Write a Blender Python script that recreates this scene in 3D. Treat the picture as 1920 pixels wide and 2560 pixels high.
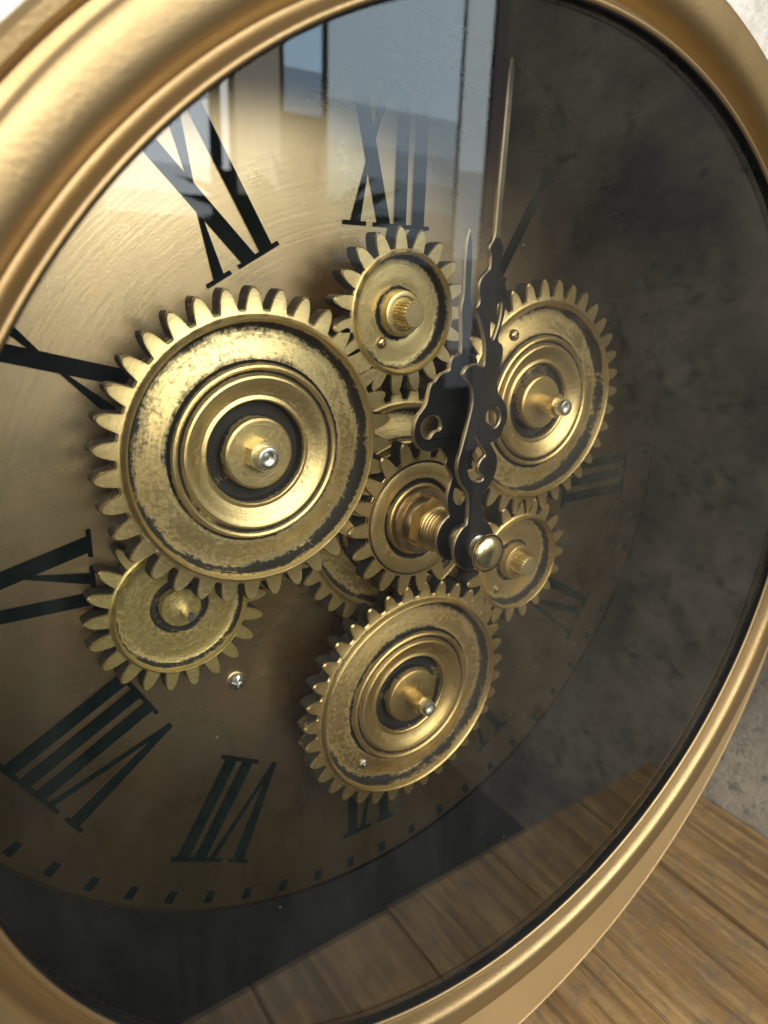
import bpy, bmesh, math, random
from mathutils import Vector, Matrix
from mathutils.geometry import tessellate_polygon
random.seed(7)
PI = math.pi
S = 0.168            # metres per unit; one unit is the dial's radius
HC = 1.355           # height of the dial's centre above the shelf, in units
scene = bpy.context.scene
for o in list(bpy.data.objects): bpy.data.objects.remove(o)

def W(x, y, z):      # clock frame (x right, y up, z out of the dial) to world metres
    return Vector((x * S, -z * S, (y + HC) * S))

# ---------------------------------------------------------------- camera
cam_d = bpy.data.cameras.new('camera'); cam = bpy.data.objects.new('camera', cam_d)
scene.collection.objects.link(cam); scene.camera = cam
Rc = [[0.82623685, 0.15221881, -0.54236713], [0.03480514, 0.94716592, 0.31884999], [0.56224663, -0.28232277, 0.77728539]]
M = Matrix((Rc[0], [-v for v in Rc[2]], Rc[1])).to_4x4()
M.translation = W(-.8527, .5233, 1.2452)
cam.matrix_world = M
cam_d.sensor_fit = 'VERTICAL'; cam_d.sensor_height = 36; cam_d.lens = 1750 / 2560 * 36
cam_d.clip_start = .005; cam_d.clip_end = 60
cam_d.dof.use_dof = True; cam_d.dof.focus_distance = 1.34 * S; cam_d.dof.aperture_fstop = 14

# ---------------------------------------------------------------- world and lamps
world = bpy.data.worlds.new('World'); scene.world = world; world.use_nodes = True
bg = world.node_tree.nodes['Background']; bg.inputs[0].default_value = (.80, .90, 1.0, 1); bg.inputs[1].default_value = .045

def area(name, p, target, sx, sy, radiance, col):
    d = bpy.data.lights.new(name, 'AREA'); d.shape = 'RECTANGLE'; d.size = sx * S; d.size_y = sy * S
    d.energy = radiance * PI * (sx * S) * (sy * S); d.color = col
    o = bpy.data.objects.new(name, d); scene.collection.objects.link(o)
    a, b = W(*p), W(*target); o.location = a
    o.rotation_euler = (b - a).to_track_quat('-Z', 'Y').to_euler()
    return o
# daylight from the windows across the room (most show as reflections in the glass)
def pane(x0, x1, y0, y1, radiance, col, z=14):
    area('window_and_fill_light', ((x0 + x1) / 2, (y0 + y1) / 2, z), ((x0 + x1) / 2, (y0 + y1) / 2, 0), x1 - x0, y1 - y0, radiance, col)
SKY = (.72, .88, 1.0)
for y0, y1, L in ((.8, 1.4, .3), (1.4, 2.0, .7), (2.0, 2.6, 1.1), (2.6, 3.2, 1.6), (3.2, 4.0, 2.2), (4.0, 7.0, 3.3)):
    pane(7.35, 10.85, y0, y1, L, SKY)
for y0, y1, L in ((-2.2, -1.2, .4), (-1.2, 1.0, .9), (1.0, 3.0, 1.7), (3.0, 7.0, 2.8)):
    pane(10.95, 11.75, y0, y1, L, (.86, .95, 1.0))
pane(5.3, 6.25, 2.0, 7.0, 1.3, (1.0, .90, .76))
pane(11.85, 12.85, -4.0, 7.0, .30, (.95, .80, .80))  # dim lamp standing in for a dull door frame, filling a dark gap
for y0, y1, L in ((3.6, 4.4, 1.8), (4.4, 7.0, 4.2)): pane(6.35, 7.2, y0, y1, L, (.55, .78, 1.0))
for y0, y1, L in ((1.5, 1.9, 1.8), (1.9, 2.4, 3.6), (2.4, 7.0, 5.5)): pane(2.7, 4.75, y0, y1, L, (.88, .95, 1.0))
pane(5.0, 5.15, 2.4, 7.0, 5.0, (.95, .97, 1.0))
pane(-1.5, 2.6, 2.5, 7.0, 9.0, (1.0, .97, .90))  # mostly hidden by the bezel; added to brighten the dial's upper left
pane(-1.5, 12.5, 7.0, 15.0, 10.0, (1.0, .95, .86))  # unseen, brighter panel above the windows, added to light the dial and shelf
pane(-12.0, -1.6, .4, 15.0, 7.5, (1.0, .93, .82))  # unseen panel at front left, added to brighten dial, gears and side wall
# soft light added out of view at the left, for wall and bezel
area('side_fill_light', (-11, 4, 3.0), (0, -.2, .9), 8, 9, 1.1, (1.0, .95, .87))

scene.view_settings.view_transform = 'Standard'; scene.view_settings.look = 'None'
scene.view_settings.exposure = 0; scene.view_settings.gamma = 1
scene.render.engine = 'CYCLES'
scene.cycles.max_bounces = 7; scene.cycles.transparent_max_bounces = 12
scene.render.resolution_x = 768; scene.render.resolution_y = 1024

# ---------------------------------------------------------------- material helpers
class NT:
    def __init__(s, name):
        s.m = bpy.data.materials.new(name); s.m.use_nodes = True
        s.t = s.m.node_tree; s.n = s.t.nodes; s.bsdf = s.n['Principled BSDF']; s.out = s.n['Material Output']
    def add(s, typ, **kw):
        n = s.n.new(typ)
        for k, v in kw.items(): setattr(n, k, v)
        return n
    def link(s, a, b): s.t.links.new(a, b)
    def setin(s, sock, v):
        if hasattr(v, 'is_output'): s.link(v, sock)
        elif isinstance(v, (tuple, list)) and len(v) == 3 and sock.type == 'RGBA': sock.default_value = (*v, 1)
        else: sock.default_value = v
    def p(s, **kw):
        for k, v in kw.items(): s.setin(s.bsdf.inputs[k.replace('_', ' ')], v)
    def coord(s, kind='Object'): return s.add('ShaderNodeTexCoord').outputs[kind]
    def mapping(s, vec, scale=(1, 1, 1), rot=(0, 0, 0), loc=(0, 0, 0)):
        n = s.add('ShaderNodeMapping'); s.link(vec, n.inputs[0])
        n.inputs['Location'].default_value = loc; n.inputs['Rotation'].default_value = rot; n.inputs['Scale'].default_value = scale
        return n.outputs[0]
    def noise(s, vec, scale, detail=4, rough=.55, dist=0):
        n = s.add('ShaderNodeTexNoise'); s.link(vec, n.inputs['Vector'])
        n.inputs['Scale'].default_value = scale; n.inputs['Detail'].default_value = detail
        n.inputs['Roughness'].default_value = rough; n.inputs['Distortion'].default_value = dist
        return n.outputs[0]
    def math(s, op, a, b=None, clamp=False):
        n = s.add('ShaderNodeMath', operation=op, use_clamp=clamp); s.setin(n.inputs[0], a)
        if b is not None: s.setin(n.inputs[1], b)
        return n.outputs[0]
    def ramp(s, fac, stops, interp='LINEAR'):
        n = s.add('ShaderNodeValToRGB'); s.link(fac, n.inputs[0]); cr = n.color_ramp; cr.interpolation = interp
        while len(cr.elements) < len(stops): cr.elements.new(.5)
        for e, (p, c) in zip(cr.elements, stops):
            e.position = p; e.color = (c, c, c, 1) if isinstance(c, (int, float)) else (*c, 1)
        return n.outputs[0]
    def mix(s, fac, a, b, blend='MIX'):
        n = s.add('ShaderNodeMix', data_type='RGBA', blend_type=blend)
        s.setin(n.inputs[0], fac); s.setin(n.inputs[6], a); s.setin(n.inputs[7], b)
        return n.outputs[2]
    def bump(s, h, strength, dist, prev=None):
        n = s.add('ShaderNodeBump'); n.inputs['Strength'].default_value = strength; n.inputs['Distance'].default_value = dist
        s.link(h, n.inputs['Height'])
        if prev is not None: s.link(prev, n.inputs['Normal'])
        return n.outputs[0]
    def relief(s, *terms):  # several heights (noise, metres) summed into one bump
        h = None
        for n, k in terms:
            q = s.math('MULTIPLY', n, k); h = q if h is None else s.math('ADD', h, q)
        return s.bump(h, 1.0, 1.0)
    def polar(s, vec):      # (radius, angle) of object coordinates, for marks that run round a turned part
        sep = s.add('ShaderNodeSeparateXYZ'); s.link(vec, sep.inputs[0])
        r = s.math('SQRT', s.math('ADD', s.math('MULTIPLY', sep.outputs[0], sep.outputs[0]), s.math('MULTIPLY', sep.outputs[1], sep.outputs[1])))
        th = s.math('ARCTAN2', sep.outputs[1], sep.outputs[0])
        return r, th, sep.outputs[2]
    def combine(s, x, y, z):
        n = s.add('ShaderNodeCombineXYZ')
        for i, v in enumerate((x, y, z)): s.setin(n.inputs[i], v)
        return n.outputs[0]

def mat_frame(name, base=(.50, .35, .15), rough=.36, metal=.75):
    t = NT(name); co = t.coord()
    n1 = t.noise(co, 60, 5); n2 = t.noise(co, 900, 3); n3 = t.noise(co, 9, 4)
    c = t.mix(t.ramp(n3, [(.3, 0), (.7, 1)]), tuple(v * .88 for v in base), tuple(min(1, v * 1.10) for v in base))
    c = t.mix(t.math('MULTIPLY', t.ramp(n1, [(.45, 0), (.75, 1)]), .25), c, tuple(v * .72 for v in base))
    t.p(Base_Color=c, Metallic=metal, Roughness=t.ramp(n1, [(.2, rough - .05), (.8, rough + .08)]))
    sc = t.noise(t.mapping(co, (1, 6, 1), (0, 0, .6)), 240, 5, .8)
    t.p(Normal=t.relief((n1, .00008), (n2, .00008), (sc, .00003)))
    return t.m

def mat_gear():
    t = NT('aged_brass_paint'); co = t.coord()
    r, th, z = t.polar(co)
    pv = t.combine(t.math('MULTIPLY', r, 2200), t.math('MULTIPLY', th, 2.2), t.math('MULTIPLY', z, 800))
    info = t.add('ShaderNodeObjectInfo')
    off = t.combine(t.math('MULTIPLY', info.outputs['Random'], 37.0), t.math('MULTIPLY', info.outputs['Random'], 11.0), 0.0)
    va = t.add('ShaderNodeVectorMath', operation='ADD'); t.link(pv, va.inputs[0]); t.link(off, va.inputs[1])
    vb = t.add('ShaderNodeVectorMath', operation='ADD'); t.link(co, vb.inputs[0]); t.link(off, vb.inputs[1])
    swirl = t.noise(va.outputs[0], 1.1, 5, .65)
    fine = t.noise(vb.outputs[0], 700, 4, .7); blot = t.noise(vb.outputs[0], 75, 5, .62, .6); broad = t.noise(vb.outputs[0], 22, 3)
    pat = t.add('ShaderNodeAttribute', attribute_name='patina').outputs['Fac']
    gold = t.mix(t.ramp(broad, [(.3, 0), (.7, 1)]), (.56, .45, .23), (.70, .61, .36))
    gold = t.mix(t.math('MULTIPLY', t.ramp(swirl, [(.35, 0), (.65, 1)]), .38), gold, (.40, .30, .13))
    gold = t.mix(1.0, gold, info.outputs['Color'], 'MULTIPLY')
    # black wash left in the casting: strongest where the finish was not rubbed through
    k = t.math('ADD', t.math('MULTIPLY', blot, .42), t.math('ADD', t.math('MULTIPLY', swirl, .30), t.math('MULTIPLY', fine, .51)))
    uneven = t.ramp(t.noise(vb.outputs[0], 34, 3, .6), [(.3, .62), (.7, 1.15)])
    thr = t.math('SUBTRACT', t.math('ADD', k, t.math('MULTIPLY', t.math('MULTIPLY', pat, uneven), .70)), .845)
    f = t.math('MULTIPLY', thr, 4.5, True)
    col = t.mix(f, gold, (.018, .017, .014))
    t.p(Base_Color=col, Metallic=t.math('SUBTRACT', .92, t.math('MULTIPLY', f, .9)),
        Roughness=t.math('ADD', t.ramp(fine, [(.2, .29), (.8, .48)]), t.math('MULTIPLY', f, .25)), Specular_IOR_Level=t.math('SUBTRACT', .5, t.math('MULTIPLY', f, .3)))
    t.p(Normal=t.relief((swirl, .00009), (fine, .00006), (blot, .00008)))
    return t.m

def mat_metal(name, base, rough=.25, metal=1.0, bump=.08):
    t = NT(name); co = t.coord(); n = t.noise(co, 500, 4, .6); n2 = t.noise(co, 120, 3)
    t.p(Base_Color=t.mix(t.ramp(n2, [(.3, 0), (.75, 1)]), base, tuple(v * .7 for v in base)), Metallic=metal,
        Roughness=t.ramp(n, [(.25, max(.03, rough - .07)), (.8, rough + .1)]))
    t.p(Normal=t.bump(n, bump, .0003))
    return t.m

def mat_dial():
    t = NT('brushed_gold_dial'); co = t.coord()
    r, th, z = t.polar(co)
    pv = t.combine(t.math('MULTIPLY', r, 300), t.math('MULTIPLY', th, 1.6), 0.0)
    br = t.noise(pv, 2.2, 5, .7); mot = t.noise(co, 26, 6, .62, .8); big = t.noise(co, 7, 3); fine = t.noise(co, 1500, 2)
    smear = t.noise(t.mapping(co, (1, 1, 1), (0, 0, .7)), 60, 5, .7, 1.5)
    c = t.mix(t.ramp(big, [(.35, 0), (.65, 1)]), (.84, .59, .30), (.94, .73, .42))
    c = t.mix(t.math('MULTIPLY', t.ramp(mot, [(.40, 0), (.72, 1)]), .40), c, (.60, .36, .19))
    c = t.mix(t.math('MULTIPLY', t.ramp(br, [(.50, 0), (.75, 1)]), .25), c, (.62, .50, .30))
    c = t.mix(t.math('MULTIPLY', t.ramp(smear, [(.55, 0), (.75, 1)]), .14), c, (.36, .27, .16))
    t.p(Base_Color=c, Metallic=1.0, Roughness=t.ramp(mot, [(.3, .25), (.75, .33)]))
    t.p(Normal=t.relief((br, .00003), (fine, .000015)))
    return t.m

def mat_plain(name, col, rough=.6, metal=0., nscale=80, amount=.25, bump=.05):
    t = NT(name); co = t.coord(); n = t.noise(co, nscale, 5, .6)
    t.p(Base_Color=t.mix(t.math('MULTIPLY', t.ramp(n, [(.3, 0), (.75, 1)]), amount), col, tuple(min(1, v * 1.7 + .01) for v in col)),
        Roughness=rough, Metallic=metal)
    t.p(Normal=t.bump(n, bump, .001))
    return t.m

def mat_glass():
    t = NT('clear_glass'); t.n.remove(t.bsdf)
    tr = t.add('ShaderNodeBsdfTransparent'); tr.inputs[0].default_value = (.985, .995, .99, 1)
    gl = t.add('ShaderNodeBsdfAnisotropic') if False else t.add('ShaderNodeBsdfGlossy')
    gl.inputs['Color'].default_value = (1, 1, 1, 1); gl.inputs['Roughness'].default_value = .012
    fr = t.add('ShaderNodeFresnel'); geo = t.add('ShaderNodeNewGeometry')
    t.link(t.math('SUBTRACT', 1.5, t.math('MULTIPLY', geo.outputs['Backfacing'], 1.5 - 1 / 1.5)), fr.inputs[0])   # the same index from either side of the thin pane
    mx = t.add('ShaderNodeMixShader'); t.link(fr.outputs[0], mx.inputs[0]); t.link(tr.outputs[0], mx.inputs[1]); t.link(gl.outputs[0], mx.inputs[2])
    # dust specks lying on the pane
    co = t.coord(); v = t.add('ShaderNodeTexVoronoi', feature='F1'); t.link(co, v.inputs['Vector']); v.inputs['Scale'].default_value = 150
    v.inputs['Randomness'].default_value = 1
    pick = t.math('GREATER_THAN', t.noise(co, 45, 3), .56)
    dot = t.math('MULTIPLY', t.math('LESS_THAN', v.outputs['Distance'], .032), pick)
    df = t.add('ShaderNodeBsdfDiffuse'); df.inputs[0].default_value = (.7, .7, .68, 1)
    m2 = t.add('ShaderNodeMixShader'); film = t.math('MULTIPLY', t.ramp(t.noise(t.mapping(co, (1, .35, 1), (0, 0, .5)), 30, 7, .75, .6), [(.42, 0), (.75, 1)]), .006)
    t.link(t.math('ADD', t.math('MULTIPLY', dot, .22), film), m2.inputs[0]); t.link(mx.outputs[0], m2.inputs[1]); t.link(df.outputs[0], m2.inputs[2])
    t.link(m2.outputs[0], t.out.inputs[0])
    return t.m

def mat_wood():
    t = NT('weathered_wood'); co = t.coord()
    info = t.add('ShaderNodeObjectInfo'); off = t.combine(t.math('MULTIPLY', info.outputs['Random'], 9.0), t.math('MULTIPLY', info.outputs['Random'], 23.0), 0.0)
    va = t.add('ShaderNodeVectorMath', operation='ADD'); t.link(co, va.inputs[0]); t.link(off, va.inputs[1]); v = va.outputs[0]
    grain = t.noise(t.mapping(v, (1, .05, 1)), 190, 6, .62, .5)
    wide = t.noise(t.mapping(v, (1, .10, 1)), 38, 4, .6, .8)
    blot = t.noise(v, 70, 6, .72, .5); pore = t.noise(t.mapping(v, (1, .22, 1)), 620, 5, .75)
    c = t.ramp(wide, [(.30, (.17, .100, .042)), (.5, (.27, .170, .072)), (.70, (.40, .265, .115))])
    c = t.mix(t.math('MULTIPLY', t.ramp(grain, [(.50, 0), (.60, 1)]), .60), c, (.40, .28, .14))
    c = t.mix(t.math('MULTIPLY', t.ramp(grain, [(.36, 1), (.45, 0)]), .7), c, (.10, .068, .034))
    c = t.mix(t.math('MULTIPLY', t.ramp(blot, [(.47, 0), (.68, 1)]), .65), c, (.13, .11, .09))
    c = t.mix(t.math('MULTIPLY', t.ramp(pore, [(.30, 1), (.46, 0)]), .5), c, (.06, .04, .02))
    t.p(Base_Color=c, Roughness=t.ramp(blot, [(.3, .42), (.7, .62)]))
    t.p(Normal=t.relief((grain, .0007), (pore, .00022), (blot, .0004)))
    return t.m

def mat_wall(name, light, dark, spot):
    t = NT(name); co = t.coord('Object')
    a = t.noise(co, 10, 7, .62, .3); b = t.noise(co, 45, 6, .72, .2); f = t.noise(co, 420, 3, .6); s = t.noise(co, 70, 8, .78, .3)
    c = t.mix(t.ramp(a, [(.40, 0), (.58, 1)]), dark, light)
    c = t.mix(t.math('MULTIPLY', t.ramp(b, [(.47, 0), (.66, 1)]), .65), c, tuple(v * .62 for v in light))
    c = t.mix(t.math('MULTIPLY', t.ramp(s, [(.54, 0), (.62, 1)]), spot), c, (.07, .08, .085))
    c = t.mix(t.math('MULTIPLY', t.ramp(f, [(.52, 0), (.62, 1)]), .35), c, tuple(v * .55 for v in light))
    t.p(Base_Color=c, Roughness=.8)
    t.p(Normal=t.relief((f, .0007), (b, .0009)))
    return t.m

MT = {}
MT['frame'] = mat_frame('satin_gold_paint', (.335, .24, .118), .39, .84)
MT['case'] = mat_frame('tan_gold_paint', (.42, .30, .15), .46, .5)
MT['gear'] = mat_gear()
MT['dial'] = mat_dial()
MT['steel'] = mat_metal('bright_steel', (.72, .70, .64), .30)
MT['brass'] = mat_metal('bright_brass', (.70, .55, .27), .34)
MT['polish'] = mat_metal('polished_brass', (.92, .78, .38), .22, 1.0, .02)
MT['bronze'] = mat_metal('brown_bronze', (.52, .38, .21), .32)
MT['ink'] = mat_plain('dark_green_ink', (.002, .0048, .0038), .8, 0, 120, .4)
MT['ink'].node_tree.nodes['Principled BSDF'].inputs['Specular IOR Level'].default_value = .03
MT['black'] = mat_plain('black_lining', (.008, .009, .010), .9)
MT['black'].node_tree.nodes['Principled BSDF'].inputs['Specular IOR Level'].default_value = .04
MT['hand'] = mat_plain('blackened_metal', (.004, .004, .0042), .65, 0, 160, .12, .12)
MT['hand'].node_tree.nodes['Principled BSDF'].inputs['Specular IOR Level'].default_value = .1
MT['needle'] = mat_metal('tan_needle', (.16, .132, .095), .40)  # lighter tan metal for the needle part of the minute hand
MT['hand_edge'] = mat_metal('worn_hand_edge', (.48, .40, .28), .38)
MT['glass'] = mat_glass()
MT['wood'] = mat_wood()
MT['wall'] = mat_wall('mottled_plaster', (.40, .375, .325), (.125, .13, .135), .75)
MT['back'] = mat_wall('pale_plaster', (.80, .80, .76), (.66, .66, .62), .25)

# ---------------------------------------------------------------- mesh helpers (inputs in units, scaled to metres)
def link_mesh(name, verts, faces, mats, parent=None, loc=(0, 0, 0), smooth=35, mat_idx=None, attr=None, rot=None, scale=True):
    me = bpy.data.meshes.new(name)
    k = S if scale else 1
    me.from_pydata([(x * k, y * k, z * k) for x, y, z in verts], [], faces)
    for m in (mats if isinstance(mats, (list, tuple)) else [mats]): me.materials.append(m)
    if mat_idx: me.polygons.foreach_set('material_index', mat_idx)
    if attr:
        a = me.attributes.new('patina', 'FLOAT', 'POINT'); a.data.foreach_set('value', attr)
    me.update()
    if smooth:
        me.polygons.foreach_set('use_smooth', [True] * len(me.polygons)); me.set_sharp_from_angle(angle=math.radians(smooth))
    o = bpy.data.objects.new(name, me); scene.collection.objects.link(o)
    o.location = tuple(v * k for v in loc)
    if rot: o.rotation_euler = rot
    if parent: o.parent = parent
    return o

def lathe(profile, n=64, close_in=True, rad=None, patina=None):
    """profile [(r,z)...]; rad(i_ring, r, angle) may change the radius. Returns verts, faces, attr"""
    V, F, A = [], [], []
    rings = []
    for i, (r, z) in enumerate(profile):
        if r < 1e-6:
            rings.append([len(V)]); V.append((0, 0, z)); A.append(patina[i] if patina else 0); continue
        ring = []
        for k in range(n):
            a = 2 * PI * k / n
            rr = rad(i, r, a) if rad else r
            ring.append(len(V)); V.append((rr * math.cos(a), rr * math.sin(a), z)); A.append(patina[i] if patina else 0)
        rings.append(ring)
    for a, b in zip(rings, rings[1:]):
        if len(a) == 1 and len(b) == 1: continue
        for k in range(n):
            k2 = (k + 1) % n
            if len(b) == 1: F.append((a[k], a[k2], b[0]))
            elif len(a) == 1: F.append((a[0], b[k2], b[k]))
            else: F.append((a[k], a[k2], b[k2], b[k]))
    return V, F, A

def turned(name, profile, mat, parent, loc=(0, 0, 0), n=48, smooth=35, rot=None):
    V, F, A = lathe(profile, n)
    return link_mesh(name, V, F, mat, parent, loc, smooth, rot=rot)

def plate(name, outer, holes, z0, z1, mats, parent, loc=(0, 0, 0), needle_y=9):
    """flat plate with holes; mats = (face, edge)"""
    def area2(p): return sum(p[i][0] * p[(i + 1) % len(p)][1] - p[(i + 1) % len(p)][0] * p[i][1] for i in range(len(p)))
    if area2(outer) < 0: outer = outer[::-1]
    holes = [h if area2(h) < 0 else h[::-1] for h in holes]
    loops = [outer] + holes
    tri = tessellate_polygon([[Vector((x, y, 0)) for x, y in l] for l in loops])
    def inset(l, d):       # narrow chamfer along every edge, towards the metal
        m = len(l); out = []
        for i in range(m):
            p, c, q = l[i - 1], l[i], l[(i + 1) % m]
            t_ = Vector((q[0] - p[0], q[1] - p[1])); t_ = t_.normalized() if t_.length > 1e-9 else Vector((1, 0))
            out.append((c[0] - t_.y * d, c[1] + t_.x * d))
        return out
    flat = [p for l in loops for p in l]; n = len(flat); fin = [p for l in loops for p in inset(l, .0022)]
    V = [(x, y, z1) for x, y in fin] + [(x, y, z0) for x, y in flat] + [(x, y, z1 - .0024) for x, y in flat]; F = []; MI = []
    for a, b, c in tri:
        pa, pb, pc = flat[a], flat[b], flat[c]
        cr = (pb[0] - pa[0]) * (pc[1] - pa[1]) - (pb[1] - pa[1]) * (pc[0] - pa[0])
        if cr < 0: b, c = c, b
        F += [(a, b, c), (n + a, n + c, n + b)]; MI += [2 if min(pa[1], pb[1], pc[1]) > needle_y else 0, 0]
    i0 = 0
    for l in loops:
        m = len(l)
        for k in range(m):
            a, b = i0 + k, i0 + (k + 1) % m
            F += [(n + a, n + b, 2 * n + b, 2 * n + a), (2 * n + a, 2 * n + b, b, a)]; MI += [1, 1]
        i0 += m
    return link_mesh(name, V, F, list(mats), parent, loc, 40, MI)

def smooth_loop(pts, it=2, closed=True):
    for _ in range(it):
        out = []; n = len(pts)
        for i in range(n):
            a, b = pts[i], pts[(i + 1) % n]
            out += [(a[0] * .75 + b[0] * .25, a[1] * .75 + b[1] * .25), (a[0] * .25 + b[0] * .75, a[1] * .25 + b[1] * .75)]
        pts = out
    return pts

def boxes(name, bl, mat, parent=None, bevel=0, scale=True, loc=(0, 0, 0)):
    bm = bmesh.new(); k = S if scale else 1
    for (x0, x1, y0, y1, z0, z1) in bl:
        g = bmesh.ops.create_cube(bm, size=1)
        for v in g['verts']:
            v.co = Vector(((x0 + x1) / 2 + v.co.x * (x1 - x0), (y0 + y1) / 2 + v.co.y * (y1 - y0), (z0 + z1) / 2 + v.co.z * (z1 - z0))) * k
    if bevel: bmesh.ops.bevel(bm, geom=bm.edges[:], offset=bevel * k, segments=2, affect='EDGES', profile=.5)
    me = bpy.data.meshes.new(name); bm.to_mesh(me); bm.free(); me.materials.append(mat)
    o = bpy.data.objects.new(name, me); scene.collection.objects.link(o); o.location = tuple(v * k for v in loc)
    if parent: o.parent = parent
    return o

def tag(o, label=None, cat=None, group=None, kind=None):
    for k, v in (('label', label), ('category', cat), ('group', group), ('kind', kind)):
        if v: o[k] = v
    return o

# ---------------------------------------------------------------- setting: shelf, side wall, wall behind
XW = 1.5
def wbox(x0, x1, y0, y1, z0, z1):      # clock-frame box to world-frame box (metres)
    return (x0 * S, x1 * S, -z1 * S, -z0 * S, (y0 + HC) * S, (y1 + HC) * S)
tag(boxes('side_wall', [wbox(XW, XW + .25, -2.2, 6, -.35, 2.24)], MT['wall'], scale=False), kind='structure')
tag(boxes('back_wall', [wbox(-5, XW - .004, -2.2, 6, -.35, -.13)], MT['back'], scale=False), kind='structure')
shelf = bpy.data.objects.new('wooden_shelf', None); scene.collection.objects.link(shelf)
tag(shelf, 'weathered brown wooden shelf of planks under the clock', 'shelf')
edges = [XW - .006, 1.055, .60, .16, -.30, -.74, -1.20, -1.64, -2.1]
for i in range(len(edges) - 1):
    x1, x0 = edges[i] - .0015, edges[i + 1] + .0015
    top = random.uniform(-.006, 0) if i else 0
    b = boxes('plank', [wbox(x0, x1, -HC - .14, -HC + top - .001, -.125, 1.02 + random.uniform(-.01, .01))], MT['wood'], shelf, scale=False)
    bm = bmesh.new(); bm.from_mesh(b.data); bmesh.ops.bevel(bm, geom=bm.edges[:], offset=.005 * S, segments=2, affect='EDGES'); bm.to_mesh(b.data); bm.free()

# ---------------------------------------------------------------- the clock
clock = bpy.data.objects.new('gear_clock', None); scene.collection.objects.link(clock)
clock.location = (0, 0, 0); clock.rotation_euler = (PI / 2, 0, 0)
tag(clock, 'round gold-framed clock with exposed brass gears behind glass on the wooden shelf', 'clock')
body = clock
YO = HC              # children sit this far above the empty at the clock's base
def at(x, y, z): return (x, y + YO, z)

# case: drum with a crescent-shaped lower flange
def case_out(a):
    e = -.183 * math.sin(a) + math.sqrt(1.172 ** 2 - (.183 * math.cos(a)) ** 2)
    return max(1.034, e)
n = 256
prof = [(1.008, .02), (1.008, .388), (1.014, .396), ('o', -.050, .398), ('o', -.017, .398), ('o', -.0145, .3945), ('o', -.012, .398), ('o', -.005, .397), ('o', 0, .389), ('o', 0, .372), ('o', 0, .33), ('o', -.012, .318), ('o', -.012, -.10), (1.0, -.10)]
V, F, A = lathe([(p[0] if p[0] != 'o' else 2 + p[1], p[-1]) for p in prof], n, rad=lambda i, r, a: r if prof[i][0] != 'o' else max(1.016 + .002 * i, case_out(a) + prof[i][1]))
case = link_mesh('case', V, F, MT['case'], clock, at(0, 0, 0), 40)
turned('case_rim', [(1.004, .38), (1.004, .428), (1.010, .434), (1.022, .436), (1.030, .430), (1.032, .42), (1.032, .38)], MT['frame'], case, n=192)
turned('case_lining', [(.8845, .4395), (.980, .3985), (1.0035, .3795), (1.0035, .004), (1.02, .004)], MT['black'], case, n=192)  # front slope added under the bezel, black to stop gold glow on dial
turned('back_board', [(1.0, -.095), (1.0, -.012), (0, -.012)], MT['black'], case, n=96)

# bezel
bz = [(1.003, .380), (.980, .400), (.886, .440), (.8863, .4580), (.8870, .4665), (.8890, .4695), (.8920, .4700), (.8950, .4675), (.8980, .4610), (.9015, .4525), (.9060, .4470), (.9110, .4465), (.9155, .4510),
      (.9195, .4600), (.9230, .4700), (.9268, .4775), (.9315, .4825), (.9380, .4855), (.9480, .4872), (.9620, .4880), (.9740, .4876), (.9815, .4860), (.9860, .4825), (.9884, .4765), (.9892, .468), (.9892, .440), (1.0, .437), (1.003, .43), (1.003, .38)]
turned('bezel', bz, MT['frame'], clock, at(0, 0, 0), n=320, smooth=50)
turned('lip_ring', [(.8861, .4660), (.8850, .4655), (.8844, .4640), (.8844, .4570), (.8861, .4400)], MT['black'], clock, at(0, 0, 0), n=256)  # black ring along the lip's inner face, round the glass edge
turned('glass_pane', [(0, .4495), (.8840, .4495), (.8840, .4570), (0, .4570)], MT['glass'], clock, at(0, 0, 0), n=192)

# dial
dial = turned('dial', [(1.0, -.010), (1.0, -.002), (.998, 0), (.92, 0), (.60, 0), (.3, 0), (0, 0)], MT['dial'], clock, at(0, 0, 0), n=256)

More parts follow.
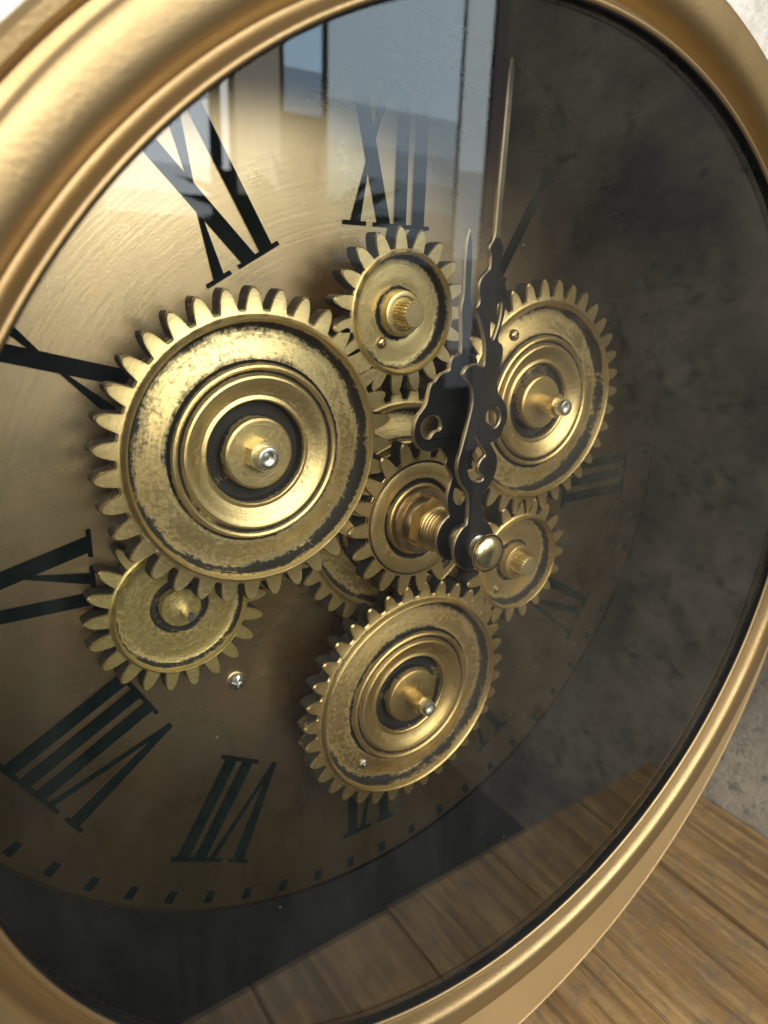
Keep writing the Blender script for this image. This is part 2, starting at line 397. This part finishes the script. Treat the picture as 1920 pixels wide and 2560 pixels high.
def stroke_poly(p): return p
def numeral(text, hour):
    RI, HT = .616, .258
    adv = {'I': .0445, 'X': .100, 'V': .098}
    tot = sum(adv[c] for c in text); u = -tot / 2
    polys = []; ser = .0075
    for c in text:
        w = adv[c]; m = u + w / 2
        if c == 'I':
            polys.append([(m - .0125, 0), (m + .0125, 0), (m + .0125, HT), (m - .0125, HT)])
            for v0 in (0, HT - ser): polys.append([(m - .026, v0), (m + .026, v0), (m + .0255, v0 + ser), (m - .0255, v0 + ser)])
        elif c == 'X':
            polys.append([(m + .020, 0), (m + .050, 0), (m - .020, HT), (m - .050, HT)])
            polys.append([(m - .046, 0), (m - .024, 0), (m - .006, HT * .42), (m + .006, HT * .58), (m + .046, HT), (m + .022, HT), (m - .0015, HT * .58), (m - .0125, HT * .42)])
            for cx, v0 in ((m - .035, 0), (m + .035, 0), (m - .035, HT - ser), (m + .034, HT - ser)): polys.append([(cx - .026, v0), (cx + .026, v0), (cx + .0255, v0 + ser), (cx - .0255, v0 + ser)])
        else:
            polys.append([(m - .006, 0), (m + .006, .0), (m - .020, HT), (m - .048, HT)])
            polys.append([(m - .004, 0), (m + .004, 0), (m + .046, HT), (m + .034, HT)])
            for cx in (m - .034, m + .040): polys.append([(cx - .026, HT - ser), (cx + .024, HT - ser), (cx + .024, HT), (cx - .026, HT)])
        u += w
    a = math.radians(30 * hour); up = (math.sin(a), math.cos(a)); rt = (math.cos(a), -math.sin(a))
    V, F = [], []
    for i, pl in enumerate(polys):
        z1 = .0030 + .00045 * i
        pts = [(rt[0] * x + up[0] * (RI + y), rt[1] * x + up[1] * (RI + y)) for x, y in pl]
        tri = tessellate_polygon([[Vector((x, y, 0)) for x, y in pts]]); b = len(V); k = len(pts)
        V += [(x, y, z1) for x, y in pts] + [(x, y, .0008) for x, y in pts]
        for t3 in tri:
            p, q, r = (pts[j] for j in t3); cr = (q[0] - p[0]) * (r[1] - p[1]) - (q[1] - p[1]) * (r[0] - p[0])
            F.append(tuple(b + j for j in (t3 if cr > 0 else t3[::-1])))
        F += [(b + j, b + (j + 1) % k, b + k + (j + 1) % k, b + k + j) for j in range(k)]
    link_mesh('numeral', V, F, MT['ink'], dial, (0, 0, 0), 0)
for h, t_ in enumerate(['I', 'II', 'III', 'IV', 'V', 'VI', 'VII', 'VIII', 'IX', 'X', 'XI', 'XII'], 1): numeral(t_, h)
mk = None
for k in range(60):
    a = math.radians(6 * (k + .5))
    if mk is None:
        mk = link_mesh('minute_mark', [(-.009, -.015, .0008), (.009, -.015, .0008), (.010, .015, .0008), (-.010, .015, .0008), (-.008, -.014, .003), (.008, -.014, .003), (.009, .014, .003), (-.009, .014, .003)],
                       [(4, 5, 6, 7), (0, 1, 5, 4), (1, 2, 6, 5), (2, 3, 7, 6), (3, 0, 4, 7)], MT['ink'], dial, (0, 0, 0), 0); o = mk
    else:
        o = mk.copy(); scene.collection.objects.link(o); o.parent = dial
    o.location = (.968 * math.sin(a) * S, .968 * math.cos(a) * S, 0); o.rotation_euler = (0, 0, -a)

# ---------------------------------------------------------------- gears
BIG = [(1.045, 0, .15), (1.028, .002, .50), (1.016, .009, .1), (1.0, .0125, 0), (.985, .009, .2), (.970, -.003, .75), (.955, -.015, .85), (.935, -.0195, .68), (.90, -.0185, .46),
       (.82, -.0140, .34), (.745, -.0085, .36), (.705, -.0070, .60), (.692, -.0125, 1.0), (.680, -.004, .7), (.668, .0025, .1), (.652, .0045, 0), (.636, .002, .15), (.624, -.005, 1.0), (.612, -.006, 1.0), (.602, -.001, .4),
       (.590, .0045, .05), (.575, .0062, 0), (.555, .0050, .05), (.525, .0010, .22), (.495, -.0035, .32), (.465, -.0075, .36), (.440, -.0095, .30), (.424, -.0085, .05), (.412, -.0070, 0), (.402, -.0090, .3), (.394, -.020, 1.0), (.380, -.029, 1.0),
       (.300, -.030, 1.0), (.285, -.026, 1.0), (.280, -.006, .5), (.272, .000, .1), (.255, .0025, .15), (.15, .0025, .28), (0, .0025, .35)]
SMALL = [(1.055, 0, .1), (1.03, .002, .4), (1.015, .008, .1), (1.0, .011, 0), (.982, .0085, .1), (.960, 0, .5), (.935, -.012, .9), (.91, -.018, .8), (.87, -.0195, .55), (.78, -.0195, .25), (.62, -.0195, .12),
         (.50, -.0195, .3), (.44, -.0215, .85), (.415, -.0225, 1.0), (.395, -.016, .6), (.385, -.004, .1), (.370, .0015, .05), (.345, .003, 0), (.30, .003, .05), (.27, -.002, .2), (.25, -.002, .25), (0, -.002, .3)]
PINION = [(1.055, 0, .1), (1.03, .002, .35), (1.015, .008, .05), (1.0, .011, 0), (.982, .0085, .1), (.960, -.002, .8), (.94, -.009, .85), (.91, -.011, .5), (.80, -.011, .22), (.60, -.011, .2), (.46, -.011, .4),
          (.435, -.016, 1.0), (.42, -.024, 1.0), (.335, -.024, 1.0), (.32, -.020, .9), (.31, -.006, .3), (.295, -.003, .2), (.15, -.003, .5), (0, -.003, .5)]
CENTRE = [(1.06, 0, .1), (1.015, 0, .1), (1.0, -.004, 1.0), (.985, -.004, 1.0), (.970, .001, .2), (.93, .0025, .15), (.82, .002, .22), (.72, .001, .4), (.68, -.004, .95), (.655, -.009, 1.0), (.635, -.004, .7), (.62, .003, .2), (.60, .005, .05), (.58, .004, .3), (.57, .002, .4), (0, .002, .4)]
def gear(label, x, y, zf, rho, tip, nt, prof, phase=0., tint=(1, 1, 1), thick=.036, root_k=1.06):
    root = rho * root_k
    ph = [(0, 0), (.11, 0), (.155, .06), (.20, .30), (.26, .58), (.34, .82), (.42, .955), (.5, 1), (.58, .955), (.66, .82), (.74, .58), (.80, .30), (.845, .06), (.89, 0)]
    per = len(ph); N = nt * per
    jit = [random.uniform(-.004, .004) for _ in range(nt)]
    ang = []; rr = []
    for t in range(nt):
        for f, k in ph:
            ang.append(2 * PI * (t + f - .5) / nt + phase); rr.append(root + (tip - root) * k * (1 + jit[t] * 4))
    rings = [('c', .0, -thick, 1.0), ('c', .0, -.006, .95), ('c', .0, -.003, .4), ('c', -.0035, 0, .05)] + [('r', p[0] * rho, p[1], p[2]) for p in prof]
    V, F, A, R = [], [], [], []
    for typ, r, z, pa in rings:
        if typ == 'r' and r < 1e-6: R.append([len(V)]); V.append((0, 0, z)); A.append(pa); continue
        row = []
        for i in range(N):
            q = (rr[i] + r) if typ == 'c' else min(r, rr[i])
            row.append(len(V)); V.append((q * math.cos(ang[i]), q * math.sin(ang[i]), z))
            A.append(pa)
        R.append(row)
    for a, b in zip(R, R[1:]):
        for i in range(N):
            j = (i + 1) % N
            F.append((a[i], a[j], b[0]) if len(b) == 1 else (a[i], a[j], b[j], b[i]))
    c = len(V); V.append((0, 0, -thick)); A.append(.5)
    F += [(R[0][(i + 1) % N], R[0][i], c) for i in range(N)]
    g = link_mesh('gear', V, F, MT['gear'], clock, at(x, y, zf), 32, attr=A)
    g['label'] = label; g.color = (*tint, 1)
    return g

def _c(o): o.color = (1, .95, .8, 1); return o
def hexnut(name, r, z0, z1, mat, parent, loc=(0, 0, 0), rot=.3, hole=0):
    V, F = [], []
    c = (z1 - z0) * .18
    ringz = [(1.0, z0), (1.0, z1 - c), (.90, z1), (max(hole, .3), z1)]
    rows = []
    for k, z in ringz:
        row = []
        for i in range(24):
            a = 2 * PI * i / 24 + rot; hexr = r * math.cos(PI / 6) / math.cos(((a - rot) % (PI / 3)) - PI / 6)
            q = hexr * k if k == 1.0 else (min(hexr, r * .93) if k == .90 else r * k)
            row.append(len(V)); V.append((q * math.cos(a), q * math.sin(a), z))
        rows.append(row)
    for a, b in zip(rows, rows[1:]):
        for i in range(24): F.append((a[i], a[(i + 1) % 24], b[(i + 1) % 24], b[i]))
    return link_mesh(name, V, F, mat, parent, loc, 30)

def tube(name, r, z0, z1, mat, parent, loc=(0, 0, 0), hole=.62, n=32):
    e = r * .18
    return turned(name, [(r, z0), (r, z1 - e), (r - e * .4, z1 - e * .25), (r - e, z1), (r * hole, z1), (r * (hole - .06), z1 - e), (r * (hole - .1), z1 - r * .5), (0, z1 - r * .35)], mat, parent, loc, n)

def screw(parent, x, y, z, r=.014, mat='steel', name='screw'):
    h = r * .62
    prof = [(r * 1.0, z - .004), (r, z), (r * .93, z + h * .45), (r * .74, z + h * .8), (r * .42, z + h), (r * .40, z + h * .70), (0, z + h * .62)]
    V, F, A = lathe([(p[0], p[1] - z) for p in prof], 28, rad=lambda i, q, a: q if i < 4 else q * (1.15 if (a + .4) % (PI / 2) < .5 else .55))
    return link_mesh(name, V, F, MT[mat], parent, (x, y, z), 30)

def knurled(parent, r, z0, z1, mat):
    V, F, A = lathe([(r, z0), (r, z1 - .003), (r * .96, z1 - .001), (r * .90, z1), (0, z1 + .0005)], 88, rad=lambda i, q, a: q * ((1.0 if int(round(a * 88 / (2 * PI))) % 4 < 2 else .88) if i < 2 else .93 if i == 2 else 1))
    return link_mesh('knurled_stud', V, F, mat, parent, (0, 0, 0), 25)

Z2, Z1 = .1285, .0585
d2 = math.radians
gA = gear('largest brass gear at the left, in front of the lower small gear', -.3469, .2179, Z2, .2328, .284, 35, BIG, d2(90.6), (.98, .92, .78))
hexnut('nut', .030, .0025, .022, MT['gear'], gA, rot=.5, hole=.6); tube('axle', .0200, .003, .041, MT['steel'], gA, n=32)
gB = gear('small brass gear with a knurled stud below the XII', -.0447, .4575, Z2, .1102, .155, 19, SMALL, d2(95.2), (.99, .95, .84))
knurled(gB, .0245, -.001, .036, MT['gear'])
screw(gB, -.036, -.055, -.019, .011, 'bronze')
gC = gear('large brass gear at the right beside the hands', .3537, .2619, Z2, .2186, .2685, 35, BIG, d2(95.2), (.90, .80, .63))
tube('axle_sleeve', .0195, .002, .040, MT['gear'], gC, n=32); hexnut('nut', .0270, .040, .054, MT['brass'], gC, rot=.2, hole=.6); tube('axle', .0180, .054, .078, MT['steel'], gC)
screw(gC, -.092, .150, -.013, .013, 'bronze')
gD = gear('large brass gear at the bottom with a screw in its dish', .0281, -.4059, Z2, .2413, .286, 35, BIG, d2(126.9), (.86, .74, .55))
tube('axle_sleeve', .0180, .002, .034, MT['gear'], gD, n=32); hexnut('nut', .0255, .034, .046, MT['brass'], gD, rot=.7, hole=.6); tube('axle', .0180, .046, .066, MT['steel'], gD)
screw(gD, -.126, -.146, -.013, .012)
gE = gear('small brass gear with a knurled stud at the right behind the knob', .3343, -.1308, Z2, .1178, .163, 19, SMALL, d2(19), (.86, .75, .58))
knurled(gE, .0250, -.001, .038, MT['gear']); screw(gE, -.045, -.07, -.019, .009, 'bronze')
gF = gear('small brass gear with a thin pin, half hidden under the largest gear', -.4791, -.0819, Z1, .1262, .175, 22, PINION, d2(177.2), (.93, .90, .66))
turned('pin', [(.0085, -.003), (.0085, .030), (.0075, .032), (0, .0325)], MT['steel'], gF, (.006, -.008, 0), 24)
gG = gear('brass gear in the middle carrying the hands', .0123, .0387, Z2 + .008, .1260, .174, 19, CENTRE, d2(200.7), (.88, .77, .60))
gH = gear('wide brass gear behind the middle gear, mostly hidden', .0210, .0370, Z1, .2290, .275, 35, BIG, d2(3), (.9, .8, .62))
# posts that carry the gears off the dial
for g, rad in ((gA, .03), (gB, .02), (gC, .03), (gD, .03), (gE, .02), (gF, .02)):
    zz = g.location.z / S
    turned('post', [(rad, -zz + .001), (rad, -.036)], MT['bronze'], g, n=24)
# centre boss, nut, threaded bush
turned('flange', [(.074, .002), (.0735, .014), (.071, .017), (.060, .018), (.0575, .0175), (.052, .031), (.048, .034), (0, .034)], MT['bronze'], gG, n=64)
hexnut('hex_nut', .056, .034, .062, MT['brass'], gG, rot=.42, hole=.7)
thr = []
for k in range(6): thr += [(.0385, .0600 + k * .0088), (.0445, .0630 + k * .0088), (.0445, .0648 + k * .0088), (.0385, .0678 + k * .0088)]
turned('threaded_bush', thr + [(.034, .113), (0, .113)], MT['brass'], gG, n=48, smooth=20)
turned('arbor', [(.018, .10), (.018, .170), (.012, .172), (.012, .21), (0, .212)], MT['steel'], gG, n=32)
SX, SY = .0130, .0390
# plate screws on the dial
for (x, y, r) in ((-.3541, -.3110, .021), (.53, .03, .0)):
    if r: screw(dial, x, y, .0, r)

# ---------------------------------------------------------------- hands (outline and pierced work)
ml = [(-0.0232,0.103),(-0.0363,0.118),(-0.0479,0.1307),(-0.0568,0.1538),(-0.0561,0.1718),(-0.05,0.1926),(-0.0401,0.2324),(-0.0334,0.2615),(-0.0305,0.2786),(-0.035,0.3011),(-0.0456,0.3144),(-0.0551,0.3215),(-0.0582,0.3308),(-0.0503,0.3404),(-0.0332,0.3464),(-0.0194,0.3434),(-0.0117,0.3389),(-0.0105,0.349),(-0.0108,0.369),(-0.0166,0.3938),(-0.027,0.4165),(-0.0394,0.4349),(-0.044,0.4375),(-0.0351,0.442),(-0.0317,0.4515),(-0.0364,0.4655),(-0.0373,0.4779),(-0.0323,0.4888),(-0.0203,0.4984),(-0.0144,0.504),(-0.0149,0.5125),(-0.0145,0.5247),(-0.0197,0.5321),(-0.0194,0.5397),(-0.0136,0.546),(-0.0097,0.5552),(-0.0092,0.5702),(-0.0085,0.6539),(-0.0070,0.7321),(-0.0062,0.8142)]
mr = [(0.008,0.0985),(0.0244,0.1095),(0.0372,0.1269),(0.0444,0.1507),(0.0418,0.1726),(0.0289,0.1898),(0.0177,0.2028),(0.0375,0.2101),(0.0551,0.2268),(0.0601,0.2455),(0.0547,0.2658),(0.0412,0.2809),(0.0299,0.2913),(0.0252,0.3151),(0.0286,0.3305),(0.0342,0.3508),(0.033,0.3760),(0.0174,0.3825),(0.0248,0.4081),(0.0309,0.4343),(0.0307,0.4635),(0.0265,0.4794),(0.0181,0.4926),(0.0101,0.5026),(0.0111,0.5135),(0.0138,0.5275),(0.0148,0.5383),(0.0094,0.5457),(0.0040,0.5558),(0.0030,0.5708),(0.0048,0.6667),(0.0056,0.7426),(0.0058,0.8150)]
mh = [[(0.0055,0.2391),(0.0051,0.2534),(0.0121,0.2649),(0.0236,0.2679),(0.034,0.2601),(0.0406,0.2452),(0.0367,0.2329),(0.0266,0.2244),(0.0189,0.2353)],
      [(-0.0173,0.2153),(-0.0092,0.2001),(0.0133,0.1776),(0.0009,0.1707),(-0.0059,0.1604),(-0.006,0.1456),(0.0134,0.1315),(-0.0004,0.1258),(-0.0189,0.1324),(-0.0286,0.1475),(-0.0318,0.169),(-0.0278,0.1993)],
      [(0.0182,0.4537),(0.0194,0.4343),(0.0171,0.4147),(0.0119,0.4),(0.0049,0.3816),(-0.0004,0.3935),(-0.0024,0.4156),(0.0085,0.4294),(0.0108,0.4447)]]
hl = [(-0.0279,0.0577),(-0.0321,0.0858),(-0.0267,0.1083),(-0.0211,0.1268),(-0.0369,0.1459),(-0.0411,0.154),(-0.0373,0.1648),(-0.0486,0.1753),(-0.0563,0.1863),(-0.0718,0.1797),(-0.0922,0.1828),(-0.1082,0.1918),(-0.1179,0.2079),(-0.1196,0.2293),(-0.1138,0.248),(-0.0996,0.2626),(-0.0927,0.2726),(-0.0889,0.2965),(-0.0852,0.3066),(-0.0777,0.3088),(-0.0700,0.3180),(-0.0631,0.3229),(-0.0448,0.327),(-0.0444,0.3356),(-0.044,0.3442),(-0.0368,0.3528),(-0.0247,0.3555),(-0.0200,0.3600),(-0.0248,0.4146),(-0.0278,0.4344),(-0.0251,0.4492),(-0.0235,0.4574),(-0.0246,0.496),(-0.0255,0.5197),(-0.0245,0.5479),(-0.0190,0.5700)]
hh = [[(-0.1013,0.2382),(-0.0833,0.2474),(-0.0653,0.2459),(-0.0571,0.2328),(-0.0561,0.2201),(-0.0734,0.2184),(-0.0835,0.2024),(-0.0958,0.2102),(-0.1026,0.2242)],
      [(-0.012,0.1044),(0.0009,0.0957),(0.0139,0.088),(0.0137,0.0771),(0.0036,0.0663),(-0.0052,0.068),(-0.0127,0.079),(-0.0143,0.0891)]]
def arc(cx, cy, r, a0, a1, n): return [(cx + r * math.cos(math.radians(a0 + (a1 - a0) * i / n)), cy + r * math.sin(math.radians(a0 + (a1 - a0) * i / n))) for i in range(n + 1)]
def mirror(p): return (-.064 * p[1] - p[0], p[1])
hub = arc(0, 0, .052, 66, -246, 26)           # right side of the stem, round the hub, to its left side
mloop = ml + mr[::-1] + hub
mloop = smooth_loop(mloop, 1)
zm, zh = .308, .255
plate('minute_hand', mloop, [smooth_loop(h, 2) for h in mh] + [arc(0, 0, .0185, 0, 348, 29)], -.004, .004, (MT['hand'], MT['hand_edge'], MT['needle']), clock, at(SX, SY, zm), .55)
hloop = hl + [mirror(p) for p in hl[::-1]] + hub
hloop = smooth_loop(hloop, 1)
hourh = [smooth_loop(hh[0], 2), smooth_loop([mirror(p) for p in hh[0]], 2), smooth_loop(hh[1], 2), arc(0, 0, .0185, 0, 348, 29)]
plate('hour_hand', hloop, hourh, -.004, .004, (MT['hand'], MT['hand_edge'], MT['needle']), clock, at(SX, SY, zh), .9)
turned('washer', [(.030, -.012), (.030, .012), (.026, .014), (.017, .014)], MT['steel'], clock, at(SX, SY, .281), 40)
turned('collar', [(.024, 0), (.024, .012), (.016, .016), (.011, .018), (.011, .034)], MT['steel'], clock, at(SX, SY, .3125), 32)
dome = [(.010, -.010), (.030, -.009), (.0365, -.005), (.0380, 0)] + [(.0375 * math.cos(t), .0165 * math.sin(t)) for t in [i * PI / 2 / 9 for i in range(1, 9)]] + [(0, .0165)]
turned('knob', dome, MT['polish'], clock, at(SX - .002, SY - .002, .354), 48, 60)

# ---------------------------------------------------------------- things that show only as reflections in the pane
MT['leaf'] = mat_plain('leaf_green', (.05, .11, .025), .45, 0, 40, .5)
MT['clay'] = mat_plain('clay_pot', (.20, .09, .05), .8)
MT['darkwood'] = mat_plain('dark_cabinet_wood', (.035, .022, .014), .5)
cab = boxes('cabinet', [wbox(3.6, 6.8, -6.5, .1, 10.2, 11.9)], MT['darkwood'], scale=False)
tag(cab, 'dark cabinet across the room that carries the potted plant', 'cabinet')
plant = bpy.data.objects.new('potted_plant', None); scene.collection.objects.link(plant)
plant.location = W(5.2, .1, 11.0); plant.rotation_euler = (PI / 2, 0, 0)
tag(plant, 'green strap-leaved plant reflected in the glass near the XII', 'plant')
turned('pot', [(.34, .002), (.46, .75), (.50, .76), (.50, .88), (.45, .88), (.43, .80), (0, .78)], MT['clay'], plant, (0, 0, 0), 32, rot=(-PI / 2, 0, 0))
for k in range(22):
    a = math.radians(-78 + 156 * k / 21 + random.uniform(-5, 5)); L = random.uniform(1.0, 2.3); w = random.uniform(.11, .17); dz = random.uniform(-.7, .7)
    V, F = [], []
    for i in range(13):
        f = i / 12; d = L * f
        x = math.sin(a) * d * (1 + .12 * f); y = .8 + math.cos(a * .8) * d - .30 * L * f * f * abs(math.sin(a)); z = dz * d * .5
        ww = w * math.sin(PI * min(1, .12 + f * .88)) ** .7 * (1 - f ** 6)
        nx, ny = math.cos(a), -math.sin(a)
        V += [(x - nx * ww, y - ny * ww, z), (x, y, z + ww * .35), (x + nx * ww, y + ny * ww, z)]
    for i in range(12):
        q = 3 * i; F += [(q, q + 1, q + 4, q + 3), (q + 1, q + 2, q + 5, q + 4)]
    link_mesh('leaf', V, F, MT['leaf'], plant, (0, 0, 0), 60)
